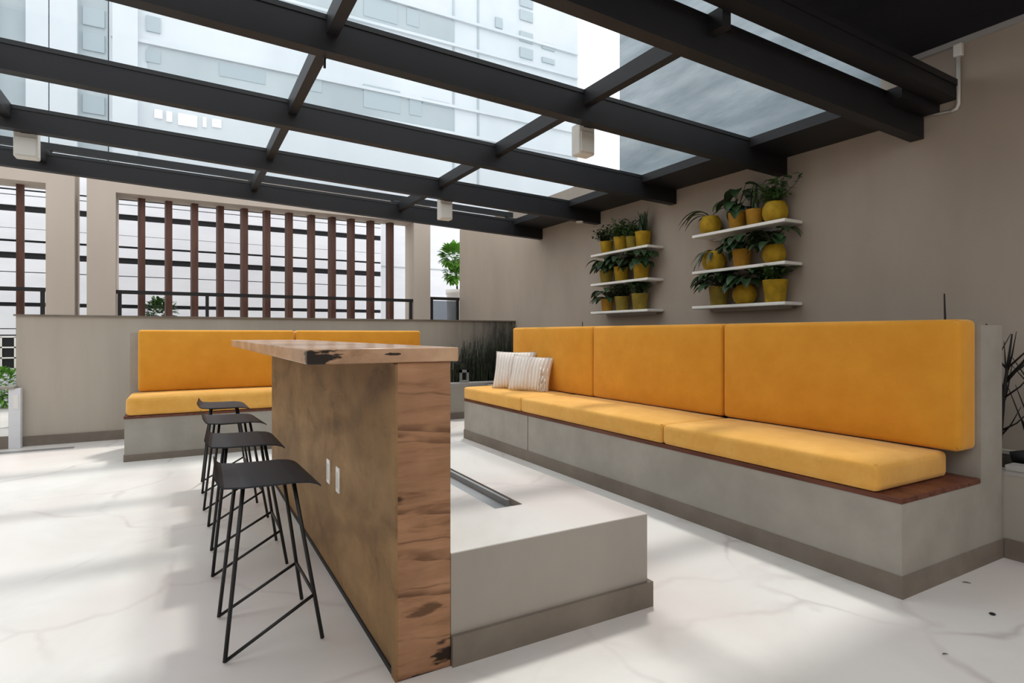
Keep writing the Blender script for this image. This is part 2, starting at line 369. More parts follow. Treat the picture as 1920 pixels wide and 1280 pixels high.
# speakers hanging below the beams
def speaker(x, yb, w, h, dpt, label):
    y = yb + BW
    r = thing('speaker', (x, y, zb(x) - h), label, 'speaker', 'white box speakers under the roof beams')
    zc = zb(x)
    part(MB().rbox(x - w / 2, x + w / 2, y + .012, y + .012 + dpt, zc - h + .03, zc + .03, .012), 'cabinet', 'speaker', r)
    part(MB().box(x - .03, x + .03, y, y + .02, zc - .0, zc + .05), 'bracket', 'blacksteel', r)
    part(MB().rbox(x - w * .42, x + w * .42, y + .004, y + .013, zc - h + .045, zc - .03, .003), 'grille', 'speaker', r)
speaker(2.40, beamY[1], .13, .21, .10, 'white box speaker hanging from the second beam above the long bench')
speaker(2.43, beamY[3], .14, .22, .10, 'small white box speaker below the fourth beam near the gap in the back facade')
speaker(-1.035, beamY[3], .15, .21, .10, 'white box speaker at the far left edge under the fourth beam')
# small black cable stub under second beam
tag(MB().tube([(.66, beamY[1] + BW + .006, zb(.66) + .03), (.66, beamY[1] + BW + .006, zb(.66) - .05)], .007).build('cable_stub', 'black'), 'short black cable end sticking out below the second beam', 'cable')
# conduit on right wall
cd = thing('wall_conduit', (XW, 1.85, 2.6), 'white conduit running down the right wall from the ceiling edge to the nearest beam', 'conduit')
part(MB().tube([(XW - .018, 1.85, 3.02), (XW - .018, 1.85, 2.64), (XW - .018, 1.862, 2.615), (XW - .018, 1.89, 2.61)], .012), 'riser', 'speaker', cd)
part(MB().tube([(XW - .012, 1.89, 2.61), (XW - .012, 2.06, 2.63)], .007), 'branch', 'trim', cd, 'thin grey branch pipe')
part(MB().rbox(XW - .035, XW, 1.825, 1.875, 2.95, 3.03, .006), 'junction_box', 'white', cd)

# ------------------------------------------------------------------ long right bench
by0, by1 = 1.36, 5.86
r = thing('built_in_bench', (3.2, 3.6, 0), 'long grey cement bench with high back along the right wall', 'bench')
prof = [(2.72, 0), (3.68, 0), (3.68, 1.195), (3.45, 1.195), (3.45, .41), (2.72, .41)]
b = MB(); n = len(prof)
b.add([(x, by0, z) for x, z in prof] + [(x, by1, z) for x, z in prof],
      [tuple(range(n))] + [tuple(range(2 * n - 1, n - 1, -1))] + [((i + 1) % n, i, i + n, (i + 1) % n + n) for i in range(n)])
part(b, 'body', 'concrete', r)
b = MB().box(2.712, 2.722, by0, by1, 0, .095).box(2.712, 3.688, by0 - .008, by0, 0, .095)
part(b, 'skirting', 'base', r, 'darker brown skirting')
b = MB().box(2.7185, 2.7205, 4.498, 4.503, .095, .41)
part(b, 'joint', 'black', r, 'thin dark joint line')
b = MB()
for k in range(6): b.rbox(2.715 + k * .121, 2.715 + k * .121 + .117, by0 - .004, by1, .41, .436, .004, 2)
part(b, 'seat_boards', 'seatwood', r, 'red brown wooden seat boards')

def cushion(name, x0, x1, y0, y1, z0, z1, label, group, axis, rr=.028):
    rt = thing(name, ((x0 + x1) / 2, (y0 + y1) / 2, z0), label, 'cushion', group)
    bm = bmesh.new(); bmesh.ops.create_cube(bm, size=1)
    bmesh.ops.subdivide_edges(bm, edges=bm.edges[:], cuts=9, use_grid_fill=True)
    cx, cy, cz = (x0 + x1) / 2, (y0 + y1) / 2, (z0 + z1) / 2; h = ((x1 - x0) / 2, (y1 - y0) / 2, (z1 - z0) / 2)
    # rounded box: redistribute vertices so that edges carry the roundness, and puff the faces
    def remap(u, hh):   # u in -1..1 , ten steps
        k = [-1, -1 + .35 * rr / hh, -1 + rr / hh, -.55, -.2, .0, .2, .55, 1 - rr / hh, 1 - .35 * rr / hh, 1]
        i = int(round((u + 1) * 5)); return k[max(0, min(10, i))]
    for q in bm.verts:
        u = [q.co[i] * 2 for i in range(3)]
        w = [remap(u[i], h[i]) * h[i] for i in range(3)]
        inner = [max(-(h[i] - rr), min(h[i] - rr, w[i])) for i in range(3)]
        dv = Vector([w[i] - inner[i] for i in range(3)])
        if dv.length > 1e-9:
            w = [inner[i] + dv.normalized()[i] * min(rr, dv.length if sum(abs(c) > 1e-6 for c in dv) < 2 else rr) for i in range(3)]
        pu = [1 - abs(w[i] / h[i]) ** 4 for i in range(3)]
        if abs(u[axis]) > .99:
            o2 = [i for i in range(3) if i != axis]
            if (u[axis] > 0) == (axis == 2): w[axis] += math.copysign(.012, u[axis]) * max(0, pu[o2[0]]) * max(0, pu[o2[1]])
        q.co = Vector((cx + w[0], cy + w[1], cz + w[2]))
    b = MB(); bm.verts.index_update(); b.v = [tuple(q.co) for q in bm.verts]
    for f in bm.faces: b.f.append([q.index for q in f.verts]); b.sm.append(True)
    bm.free(); part(b, 'cover', 'toplityellow' if axis == 2 else 'yellow', rt)
    # welt around the visible broad face
    s = rr * .55; e = .004
    if axis == 2: pts = [(x0 + s, y0 + s, z1 - s * .6), (x1 - s, y0 + s, z1 - s * .6), (x1 - s, y1 - s, z1 - s * .6), (x0 + s, y1 - s, z1 - s * .6)]
    elif axis == 0: pts = [(x0 + s * .6, y0 + s, z0 + s), (x0 + s * .6, y1 - s, z0 + s), (x0 + s * .6, y1 - s, z1 - s), (x0 + s * .6, y0 + s, z1 - s)]
    else: pts = [(x0 + s, y0 + s * .6, z0 + s), (x1 - s, y0 + s * .6, z0 + s), (x1 - s, y0 + s * .6, z1 - s), (x0 + s, y0 + s * .6, z1 - s)]
    b = MB()
    for k in range(4): b.tube([pts[k], pts[(k + 1) % 4]], .0055, 6)
    part(b, 'welt', 'piping', rt)
    return rt
g = 'seat cushions of the long bench'
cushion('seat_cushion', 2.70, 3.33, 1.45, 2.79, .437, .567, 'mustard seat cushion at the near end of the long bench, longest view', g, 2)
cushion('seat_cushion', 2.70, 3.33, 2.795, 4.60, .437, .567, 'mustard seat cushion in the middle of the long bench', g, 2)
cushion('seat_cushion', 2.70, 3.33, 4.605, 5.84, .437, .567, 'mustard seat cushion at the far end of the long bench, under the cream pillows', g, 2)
g = 'back cushions of the long bench'
for y0, y1, lb in ((1.375, 2.79, 'tall mustard back cushion at the near end of the long bench'), (2.80, 4.265, 'tall mustard back cushion in the middle of the long bench'), (4.275, 5.75, 'tall mustard back cushion at the far end of the long bench, behind the cream pillows')):
    cushion('back_cushion', 3.27, 3.445, y0, y1, .575, 1.222, lb, g, 0)

# ------------------------------------------------------------------ left bench
lx0, lx1 = -.45, 2.60
r = thing('built_in_bench', (1.0, 6.7, 0), 'shorter grey cement bench in front of the low half wall', 'bench')
prof = [(6.26, 0), (7.12, 0), (7.12, 1.165), (6.93, 1.165), (6.93, .385), (6.26, .385)]
b = MB(); n = len(prof)
b.add([(lx0, y, z) for y, z in prof] + [(lx1, y, z) for y, z in prof],
      [tuple(range(n - 1, -1, -1))] + [tuple(range(n, 2 * n))] + [(i, (i + 1) % n, (i + 1) % n + n, i + n) for i in range(n)])
part(b, 'body', 'concrete', r)
part(MB().box(lx0 - .006, lx1, 6.252, 6.26, 0, .06).box(lx0 - .006, lx0, 6.26, 7.12, 0, .06), 'skirting', 'base', r, 'darker skirting')
b = MB()
for k in range(5): b.rbox(lx0 - .006, lx1, 6.252 + k * .134, 6.252 + k * .134 + .13, .385, .408, .004, 2)
part(b, 'seat_boards', 'seatwood', r, 'dark red wooden seat boards')
g = 'seat cushions of the shorter bench'
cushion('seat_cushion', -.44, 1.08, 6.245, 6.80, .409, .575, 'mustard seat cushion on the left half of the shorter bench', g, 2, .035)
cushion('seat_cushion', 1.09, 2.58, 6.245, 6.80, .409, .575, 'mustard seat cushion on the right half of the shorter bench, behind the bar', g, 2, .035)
g = 'back cushions of the shorter bench'
cushion('back_cushion', -.375, 1.085, 6.77, 6.93, .58, 1.19, 'mustard back cushion on the left half of the shorter bench', g, 1)
cushion('back_cushion', 1.095, 2.555, 6.77, 6.93, .58, 1.19, 'mustard back cushion on the right half of the shorter bench, peeping over the bar top', g, 1)

# ------------------------------------------------------------------ planters
def planter(name, x0, x1, y0, y1, h, label, front):
    r = thing(name, ((x0 + x1) / 2, (y0 + y1) / 2, 0), label, 'planter'); t = .06
    b = MB().box(x0, x1, y0, y0 + t, 0, h).box(x0, x1, y1 - t, y1, 0, h).box(x0, x0 + t, y0 + t, y1 - t, 0, h).box(x1 - t, x1, y0 + t, y1 - t, 0, h)
    part(b, 'box', 'halfplain', r)
    e = .012
    if front == 'x':
        c = MB().rbox(x0 - e, x0 + .09, y0, by0 - .01, h, h + .03, .006, 2).box(x0 - .003, x0, y0, by0 - .012, h - .022, h)
        s = MB().box(x0 - e, x0, y0, by0 - .01, 0, .10)
    else:
        c = MB().rbox(x0, x1, y0 - e, y0 + .08, h, h + .03, .006, 2).box(x0, x1, y0 - .003, y0, h - .022, h)
        s = MB().box(x0, x1, y0 - e, y0, 0, .085)
    part(c, 'rim', 'trim', r, 'pale grey rim'); part(s, 'skirting', 'base', r, 'brown skirting')
    part(MB().box(x0 + t, x1 - t, y0 + t, y1 - t, 0.02, h - .02), 'soil', 'soil', r, 'dark soil')
    return r
M['halfplain'] = mottled('taupe planter render', (.34, .31, .27), (.39, .36, .315), 1.5, .8, (1, 1, .5), .06)
planter('planter_box', 3.69, XW - .03, .25, 7.20, .45, 'long taupe planter box between the long bench and the right wall', 'x')
planter('planter_box', 2.62, XW - .03, 7.22, 7.62, .46, 'taupe planter box in front of the low half wall, holding dark reeds', 'y')
# reeds: one uncountable clump
b = MB()
for k in range(520):
    t = rnd.random() ** .75; x = 2.72 + t * 1.62; y = rnd.uniform(7.31, 7.55)
    h = (.35 + .42 * t) * rnd.uniform(.55, 1.15); 
    b.tube([(x, y, .44), (x + rnd.gauss(0, .012), y, .44 + h * .5), (x + rnd.gauss(0, .035), y + rnd.uniform(-.02, .0), .44 + h)], [.0045, .004, .0018], 4, False)
tag(b.build('reeds', 'reed'), 'clump of thin dark green reeds standing against the stained half wall', 'reeds', kind='stuff')
# little grey metal bracket on the rear planter's rim
r = thing('metal_bracket', (3.33, 7.2, .49), 'small square grey metal bracket on the rim of the rear planter beside the long bench', 'bracket')
part(MB().rbox(3.28, 3.42, 7.21, 7.23, .49, .52, .003), 'foot', 'zinc', r)
part(MB().box(3.285, 3.315, 7.21, 7.24, .52, .66).box(3.385, 3.415, 7.21, 7.24, .52, .66).box(3.285, 3.415, 7.21, 7.24, .625, .66), 'frame', 'zinc', r)

# bare twigs in the long planter
def twig(x, y, h, lean, label, nb=5):
    r = thing('bare_branch_plant', (x, y, .43), label, 'plant', 'dark bare twigs in the long planter')
    main = [(x, y, .43), (x + lean[0] * .4, y + lean[1] * .4, .43 + h * .5), (x + lean[0], y + lean[1], .43 + h)]
    part(MB().tube(main, [.015, .011, .004], 6), 'stem', 'twig', r)
    for k in range(nb):
        t = rnd.uniform(.2, .8); p = Vector(main[0]).lerp(Vector(main[2]), t)
        q = p + Vector((rnd.uniform(-.06, .06), rnd.uniform(-.16, .16), rnd.uniform(.12, .3)))
        part(MB().tube([p, p.lerp(q, .5) + Vector((0, 0, -.02)), q], [.006, .004, .0015], 5), 'twig', 'twig', r)
twig(4.0, 1.50, .72, (.02, -.06), 'dark bare branching plant beside the near end of the long bench', 16)
twig(3.95, 1.72, .96, (0, .02), 'tall dark twig poking up above the near end of the back cushion', 2)
twig(4.05, 1.40, .55, (.05, -.12), 'low dark branching twig at the right edge of the picture', 12)
twig(4.1, 1.62, .78, (0, -.03), 'thin dark twig just behind the near corner of the bench back', 3)
twig(3.98, 5.35, .86, (0, .03), 'thin dry twig above the far end of the back cushion', 2)
r = thing('spotlight', (3.95, 1.36, .43), 'small black spotlight lying in the long planter soil', 'light')
part(MB().tube([(3.93, 1.41, .475), (3.98, 1.31, .50)], .036, 14), 'housing', 'black', r)
part(MB().box(3.93, 3.98, 1.33, 1.39, .43, .45), 'bracket', 'black', r)

# ------------------------------------------------------------------ platform with slot
px0, px1, py0, py1, ph = .812, 1.715, 1.86, 4.30, .39
r = thing('platform', (1.25, 3.1, 0), 'low pale cement platform beside the bar, open slot in its top', 'platform')
sx0, sx1, sy0, sy1 = 1.185, 1.325, 2.235, 3.30
def ring(z0, z1): return MB().box(px0, sx0, py0, py1, z0, z1).box(sx1, px1, py0, py1, z0, z1).box(sx0, sx1, py0, sy0, z0, z1).box(sx0, sx1, sy1, py1, z0, z1)
body = MB().box(px0, px1, py0, py1, 0, ph - .035); rg = ring(ph - .035, ph - .004); body.add(rg.v, rg.f)
part(body, 'body', 'halfplain', r)
part(ring(ph - .004, ph), 'top', 'floor', r, 'white polished top')
part(MB().box(px0, px1 + .018, py0 - .018, py0, 0, .105).box(px1, px1 + .018, py0, py1, 0, .105), 'skirting', 'base', r, 'brown skirting')
b = MB().box(sx0, sx1, sy0, sy1, ph - .035, ph - .031).box(sx1 - .028, sx1 - .012, sy0 + .10, sy1, ph - .031, ph - .003)
part(b, 'slot_channel', 'zinc', r, 'grey metal channel in the slot')

# ------------------------------------------------------------------ bar
r = thing('bar_counter', (.62, 1.86, 0), 'tall rough wooden bar counter with overhanging top', 'bar')
BYE = 4.95
part(MB().box(.62, .808, 1.885, BYE, 0, 1.056), 'body', 'barside', r)
part(MB().rbox(.618, .81, 1.855, 1.887, .0, 1.056, .004, 2), 'end_panel', 'barend', r, 'end face of rough horizontal planks')
rt = MB().rbox(.33, .835, 1.845, BYE, 1.056, 1.104, .004, 2)
o = rt.build('counter_top', 'counter', None, origin=(.33, 1.845, 1.056)); o.parent = r; o.location = (.33 - .62, 1.845 - 1.86, 1.056)
part(MB().box(.612, .622, 1.856, 1.90, .0, 1.05), 'edge_strip', 'barside', r)
part(MB().box(.614, .62, 1.9, BYE, 0, .02), 'plinth', 'black', r, 'black plinth line')
for yc in (2.88, 2.685):
    pl = part(MB().rbox(.612, .6205, yc - .030, yc + .030, .43, .545, .003), 'socket_plate', 'plate', r, 'white socket plate')
    sub(MB().box(.6105, .6125, yc - .014, yc + .014, .45, .525), 'rocker', 'speaker', pl, r)

# ------------------------------------------------------------------ stools
def stool_proto(label):
    r = thing('bar_stool', (0, 0, 0), label, 'stool', 'black wire bar stools along the bar')
    prof = [(-.185, .662), (-.178, .648), (-.168, .634), (-.155, .626), (-.10, .621), (0, .619), (.08, .619), (.125, .614), (.15, .606), (.165, .596)]
    y0, y1 = -.235, .195; th = .006; vs = []; fs = []; n = len(prof)
    for (yy) in (y0, y1):
        for dz in (0, -th):
            for (x, z) in prof: vs.append((x * (1 if yy == y0 else .92), yy, z + dz))
    A, B, C, D = 0, n, 2 * n, 3 * n
    for i in range(n - 1):
        fs += [(A + i, A + i + 1, C + i + 1, C + i), (B + i + 1, B + i, D + i, D + i + 1), (A + i + 1, A + i, B + i, B + i + 1), (C + i, C + i + 1, D + i + 1, D + i)]
    fs += [(A, C, D, B), (A + n - 1, B + n - 1, D + n - 1, C + n - 1)]
    part(MB().add(vs, fs), 'seat', 'seatsteel', r, local=True)
    tops = {'nl': (-.09, -.16, .606), 'nr': (.08, -.16, .606), 'fl': (-.09, .13, .606), 'fr': (.08, .13, .606)}
    feet = {'nl': (-.15, -.185, .007), 'nr': (.18, -.185, .007), 'fl': (-.15, .19, .007), 'fr': (.17, .19, .007)}
    for k in tops: part(MB().tube([tops[k], feet[k]], .0075, 8), 'leg', 'blacksteel', r, local=True)
    def on(k, z):
        a, b = Vector(feet[k]), Vector(tops[k]); return a.lerp(b, (z - a.z) / (b.z - a.z))
    for a, c_ in (('nl', 'nr'), ('fl', 'fr')): part(MB().tube([on(a, .009), on(c_, .175)], .0065, 8), 'stretcher', 'blacksteel', r, local=True)
    part(MB().tube([on('nr', .175), on('fr', .175)], .0065, 8), 'footrest', 'blacksteel', r, local=True)
    part(MB().tube([tops['nl'], tops['nr'], tops['fr'], tops['fl'], tops['nl']], .005, 6), 'seat_frame', 'blacksteel', r, local=True)
    return r
def copy_tree(o, parent=None):
    c = o.copy(); col.objects.link(c)
    if parent: c.parent = parent
    for ch in list(o.children): copy_tree(ch, c)
    return c
labs = ['black wire bar stool nearest the camera, its whole graphite seat in view', 'second black bar stool along the bar, just behind the nearest one',
        'third black bar stool along the bar, its seat seen edge on', 'black bar stool at the far end of the row, in front of the shorter bench']
proto = stool_proto(labs[0])
for i in range(4):
    o = proto if i == 0 else copy_tree(proto)
    o['label'] = labs[i]; o.location = (.28, 2.44 + .82 * i, 0); o.rotation_euler = (0, 0, [0, R(-1.5), R(2), R(-1)][i])

# ------------------------------------------------------------------ pillows
def pillow(loc, rot, w, h, t, label, fringe):
    r = thing('scatter_pillow', (0, 0, 0), label, 'pillow', 'cream pillows on the long bench')
    n = 18; vs = []; fs = []
    for sgn in (1, -1):
        for i in range(n + 1):
            for j in range(n + 1):
                u = i / n * 2 - 1; q = j / n * 2 - 1
                k = ((1 - abs(u) ** 2.6) * (1 - abs(q) ** 2.6)) ** .55
                pin = 1 - .06 * (1 - q * q) * abs(u) ** 3; pin2 = 1 - .06 * (1 - u * u) * abs(q) ** 3
                vs.append((u * w / 2 * pin, sgn * (t / 2 * k + .002) + .006 * math.sin(u * 9) * k, (q * h / 2) * pin2))
    m_ = (n + 1) ** 2
    for i in range(n):
        for j in range(n):
            a = i * (n + 1) + j; f = (a, a + n + 1, a + n + 2, a + 1); fs.append(f[::-1]); fs.append(tuple(x + m_ for x in f))
    for i in range(n):
        for a, b2 in ((i, i + 1), ((n) * (n + 1) + i, n * (n + 1) + i + 1), (i * (n + 1), (i + 1) * (n + 1)), (i * (n + 1) + n, (i + 1) * (n + 1) + n)): fs.append((a, b2, b2 + m_, a + m_))
    part(MB().add(vs, fs, True), 'cover', 'pillow', r, local=True)
    b = MB()
    for k in range(fringe):
        z = rnd.uniform(-.46, .2) * h; x = w * rnd.uniform(.26, .42)
        y = -t * .5 * (max(0, 1 - (2 * x / w) ** 2.6) * max(0, 1 - abs(2 * z / h) ** 2.6)) ** .55 - .004
        b.tube([(x, y, z), (x + .006, y - .012, z - .03), (x + rnd.uniform(-.005, .02), y - .008, max(-h / 2 - .0, z - rnd.uniform(.06, .1)))], [.006, .006, .004], 5)
    if fringe: part(b, 'fringe', 'pillow', r, 'loose cotton fringe', local=True)
    r.location = loc; r.rotation_euler = rot
pillow((3.06, 5.34, .768), (R(-20), 0, R(-47)), .45, .42, .15, 'cream pillow without fringe leaning behind the fringed one on the long bench', 0)
pillow((3.075, 5.03, .748), (R(-20), R(4), R(-50)), .43, .38, .14, 'cream fringed pillow in front, leaning on the far back cushion', 26)

# ------------------------------------------------------------------ shelves and potted plants
SX0 = 4.17
units = {'right': (2.95, 3.92), 'left': (4.52, 5.48)}
zs = {'top': 2.075, 'middle': 1.735, 'bottom': 1.41}
for u, (y0, y1) in units.items():
    for lv, z in zs.items():
        hand = 'larger, nearer' if u == 'right' else 'smaller-looking, farther'
        r = thing('wall_shelf', (XW, (y0 + y1) / 2, z), f'white floating wall shelf, {lv} one of the {hand} plant rack', 'shelf', 'white plant shelves on the right wall')
        part(MB().rbox(SX0, XW, y0, y1, z - .028, z, .006, 2), 'board', 'white', r)
        part(MB().box(XW - .03, XW, y0 + .08, y1 - .08, z - .05, z - .028), 'cleat', 'trim', r)

def potted(y, z, style, pot, size, label, x=4.285):
    r = thing('potted_plant', (x, y, z), label, 'potted plant', 'potted plants on the wall shelves')
    h = .155 * size; a = .082 * size
    if pot == 'round': prof = [(.60 * a, 0), (.95 * a, .16 * h), (1.12 * a, .42 * h), (1.08 * a, .68 * h), (.86 * a, .93 * h), (.80 * a, h), (.74 * a, .96 * h), (.74 * a, .88 * h)]
    else: prof = [(.70 * a, 0), (.78 * a, .05 * h), (.98 * a, .95 * h), (1.02 * a, h), (.92 * a, h), (.9 * a, .88 * h)]
    mt = {'round': 'potyellow', 'taper': 'potyellow', 'ochre': 'potochre', 'olive': 'potolive'}[pot]
    part(MB().lathe(prof, x, y, z, 28), 'pot', mt, r)
    part(MB().lathe([(.84 * a * (.85 if pot == 'round' else 1), .86 * h), (.80 * a * (.85 if pot == 'round' else 1), .9 * h)], x, y, z, 16), 'soil', 'soil', r)
    top = Vector((x, y, z + h * .9)); F = MB(); S = MB(); ceil = z + .34 - .05
    lm = 'leafdark'
    xmax = XW - .012
    if style == 'bushy':
        for k in range(34):
            d = Vector((rnd.uniform(-1, .45), rnd.uniform(-1, 1), rnd.uniform(.5, 1.4))).normalized(); ln = rnd.uniform(.09, .23) * size
            e = top + d * ln; S.tube([top + Vector((d.x, d.y, 0)) * .03, top + d * ln * .5, e], [.003, .0025, .0015], 4, False)
            for q in range(9):
                p = top + d * ln * rnd.uniform(.3, 1.05) + Vector([rnd.gauss(0, .016) for _ in range(3)])
                F.leaf(p, (rnd.uniform(-1, .6), rnd.uniform(-1, 1), rnd.uniform(-.2, .9)), rnd.uniform(.03, .055) * size, .026 * size, .6, 3)
    elif style == 'broad':
        for k in range(26):
            an = rnd.uniform(0, 2 * math.pi); d = Vector((math.cos(an) * .75 - .35, math.sin(an), 0)).normalized()
            e = top + d * rnd.uniform(.04, .10) * size + Vector((0, 0, rnd.uniform(.01, .15) * size))
            S.tube([top, top.lerp(e, .5) + Vector((0, 0, .02)), e], [.004, .0035, .002], 5, False)
            F.leaf(e, d + Vector((0, 0, .5)), rnd.uniform(.13, .20) * size, .085 * size, 1.7, 6)
    elif style == 'giant':
        for k in range(16):
            an = rnd.uniform(0, 2 * math.pi); d = Vector((math.cos(an) * .6 - .25, math.sin(an), 0)).normalized()
            e = top + d * rnd.uniform(.03, .09) + Vector((0, 0, rnd.uniform(.03, .27)))
            S.tube([top, top.lerp(e, .5) + Vector((0, 0, .02)), e], [.005, .004, .0025], 5, False)
            F.leaf(e, d + Vector((0, 0, .3)), rnd.uniform(.14, .21), .11, 1.8, 6)
    elif style == 'sword':
        for k in range(7):
            d = Vector((rnd.uniform(-.15, .12), rnd.uniform(-.22, .22), 1))
            F.leaf(top + Vector((rnd.uniform(-.03, .03), rnd.uniform(-.04, .04), -.01)), d, rnd.uniform(.17, .30) * size, .042 * size, .05, 6, .5, 1.2)
    elif style == 'strap':
        lm = 'leafgrey'
        for k in range(22):
            an = rnd.uniform(0, 2 * math.pi); d = Vector((math.cos(an) * .8 - .3, math.sin(an) + .25, rnd.uniform(.5, 1.3)))
            F.leaf(top, d, rnd.uniform(.16, .28) * size, .020 * size, 2.4, 8, .3)
    elif style == 'arch':
        for k in range(9):
            an = rnd.uniform(.9, 2.4) if k < 6 else rnd.uniform(0, 6.3); d = Vector((math.cos(an) * .45 - .1, math.sin(an), rnd.uniform(.9, 1.9)))
            F.leaf(top, d, rnd.uniform(.26, .40) * size, .028 * size, 2.3, 9, .3)
        for k in range(6):
            an = rnd.uniform(0, 6.3); F.leaf(top, (math.cos(an) * .6 - .2, math.sin(an), .8), .12, .06, 1.5, 5)
    # keep foliage clear of wall and of the board above
    cap = ceil if z < 1.9 else 9
    for P in (F, S): P.v = [(min(q[0], xmax), q[1], min(q[2], cap - .004 * rnd.random())) for q in P.v]
    if S.v: part(S, 'stems', 'stem', r)
    if style in ('bushy',): lm = 'leafdark' if rnd.random() < .5 else 'leafmid'
    part(F, 'foliage', lm, r)
W = {'right': 'of the nearer rack', 'left': 'of the farther rack'}
P = [('right', 'top', [(3.80, 'arch', 'round', 1.12, 'round yellow pot, long arching dark leaves, left end of top shelf'), (3.50, 'giant', 'ochre', 1.0, 'ochre pot, big drooping heart leaves, middle of top shelf'), (3.32, 'sword', 'ochre', .95, 'ochre pot with upright sword leaves, right of centre on top shelf'), (3.12, 'bushy', 'round', 1.14, 'round yellow pot, fine leafy crown, right end of top shelf')]),
     ('right', 'middle', [(3.76, 'strap', 'round', 1.18, 'round yellow pot spilling pale strap leaves, left end of middle shelf'), (3.45, 'broad', 'ochre', 1.05, 'ochre pot with broad dark leaves, middle of middle shelf'), (3.13, 'broad', 'round', 1.05, 'round yellow pot under drooping leaves, right end of middle shelf')]),
     ('right', 'bottom', [(3.70, 'broad', 'olive', 1.15, 'olive yellow pot with broad leaves, left end of bottom shelf'), (3.42, 'broad', 'round', 1.15, 'round yellow pot with broad leaves, middle of bottom shelf'), (3.12, 'bushy', 'taper', 1.25, 'straight sided yellow pot with leafy plant, right end of bottom shelf')]),
     ('left', 'top', [(5.32, 'bushy', 'taper', 1.0, 'yellow pot with pale bushy herb, left end of top shelf'), (5.07, 'bushy', 'taper', 1.1, 'yellow pot with dense green herb, middle of top shelf'), (4.71, 'sword', 'taper', 1.15, 'yellow pot with upright leaves, right end of top shelf'), (4.88, 'bushy', 'olive', .95, 'olive pot hidden by dark bush, right of centre on top shelf')]),
     ('left', 'middle', [(5.33, 'broad', 'olive', 1.05, 'olive yellow pot with drooping leaves, left end of middle shelf'), (5.06, 'broad', 'taper', 1.15, 'tapered yellow pot under dark leaves, middle of middle shelf'), (4.74, 'broad', 'taper', 1.2, 'widest tapered yellow pot, dark leaves, right end of middle shelf')]),
     ('left', 'bottom', [(5.31, 'broad', 'ochre', 1.0, 'ochre pot with broad dark leaves, left end of bottom shelf'), (5.05, 'bushy', 'olive', 1.1, 'olive yellow pot with small leaves, middle of bottom shelf'), (4.76, 'bushy', 'olive', 1.2, 'olive pot under a dark bush, right end of bottom shelf')])]
for u, lv, lst in P:
    for (y, st, pot, sz, lb) in lst: potted(y, zs[lv], st, pot, sz * (.97 if u == 'right' else .93), lb + ' ' + W[u])

# ------------------------------------------------------------------ neighbouring facade with timber slats
FY = 9.5; FD = .45; FT = 3.45
r = thing('slatted_facade', (1, FY, 0), 'beige building facade with timber slatted openings beyond the half wall', 'building')
b = MB().box(-1.10, -.78, FY, FY + FD, -.1, FT).box(3.46, 3.76, FY, FY + FD, -.1, FT).box(-.78, 3.46, FY, FY + FD, 3.07, FT).box(-.78, 3.46, FY, FY + FD, -.1, 1.2)
b.box(-1.53, -1.23, FY, FY + FD, -.1, FT).box(-3.6, -1.53, FY, FY + FD, 3.10, FT)
part(b, 'wall', 'facade', r)
for x in [-.5, -.17, .16, .5, .83, 1.15, 1.48, 1.82, 2.15, 2.46, 2.79, 3.13, -1.84, -2.3]:
    tw = R(8 + 14 * max(0, (x + .5) / 3.6)); w_, d_ = .082, .115
    y = FY + .30; pts = []
    for (ax, ay) in ((-w_ / 2, -d_ / 2), (w_ / 2, -d_ / 2), (w_ / 2, d_ / 2), (-w_ / 2, d_ / 2)): pts.append((x + ax * math.cos(tw) - ay * math.sin(tw), y + ax * math.sin(tw) + ay * math.cos(tw)))
    zt_ = 3.07 if x > -1 else 3.10; zl_ = 1.2 if x > -1 else -.05
    part(MB().hexa([(p[0], p[1], zl_) for p in pts] + [(p[0], p[1], zt_) for p in pts]), 'slat', 'slat', r, 'dark red brown timber slat')
def railing(x0, x1, posts, label, y=FY + .06, z=1.745, glass=False, zl=1.2):
    r = thing('railing', ((x0 + x1) / 2, y, zl), label, 'railing')
    part(MB().box(x0, x1, y - .025, y + .025, z - .045, z + .005), 'top_rail', 'blacksteel', r)
    for p in posts: part(MB().box(p - .022, p + .022, y - .02, y + .02, zl, z - .045), 'post', 'blacksteel', r)
    if glass: part(MB().box(x0 + .03, x1 - .03, y - .006, y + .006, zl, z - .06), 'glass', 'railglass', r, 'grey tinted glass infill')
railing(-.78, 3.46, (-.74, .32, 3.42), 'black steel railing across the wide slatted opening')
railing(-3.4, -1.53, (-1.57, -2.6), 'black steel railing across the left slatted opening at the picture edge', zl=0.0)
railing(3.80, 4.36, (3.83, 4.33), 'short black railing with grey glass between the facade and right wall', 9.62, 1.80, True, 0.0)

# white panelled building behind the slats
r = thing('panelled_building', (0, 13, -.05), 'white panelled building with dark horizontal joints seen through the slats', 'building')
part(MB().box(-7, 3.95, 13.05, 13.4, -.05, 4.2), 'backing', 'gapdark', r, 'dark backing in the joints')
edges = [4.2, 3.67, 3.64, 3.57, 3.555, 3.385, 3.275, 2.99, 2.982, 2.79, 2.75, 2.57, 2.46, 2.235, 2.22, 1.70, 1.63, 1.25, 1.235, 1.14, 1.12, .98, .97, -.05]
for k in range(0, len(edges) - 1, 2):
    z1, z0 = edges[k], edges[k + 1]
    if z1 - z0 < .02: continue
    part(MB().box(-7, 3.95, 13.0, 13.05, z0, z1), 'cladding_panel', 'panel', r)
w = part(MB().box(-3.05, -2.50, 12.97, 13.0, .55, 1.10), 'window', 'gapdark', r, 'dark window with white bars')
b = MB()
for x in (-3.05, -2.87, -2.69, -2.505): b.box(x - .012, x + .012, 12.955, 12.972, .55, 1.10)
for z in (.55, .74, .92, 1.10): b.box(-3.06, -2.49, 12.955, 12.972, z - .012, z + .012)
sub(b, 'window_bars', 'white', w, r)
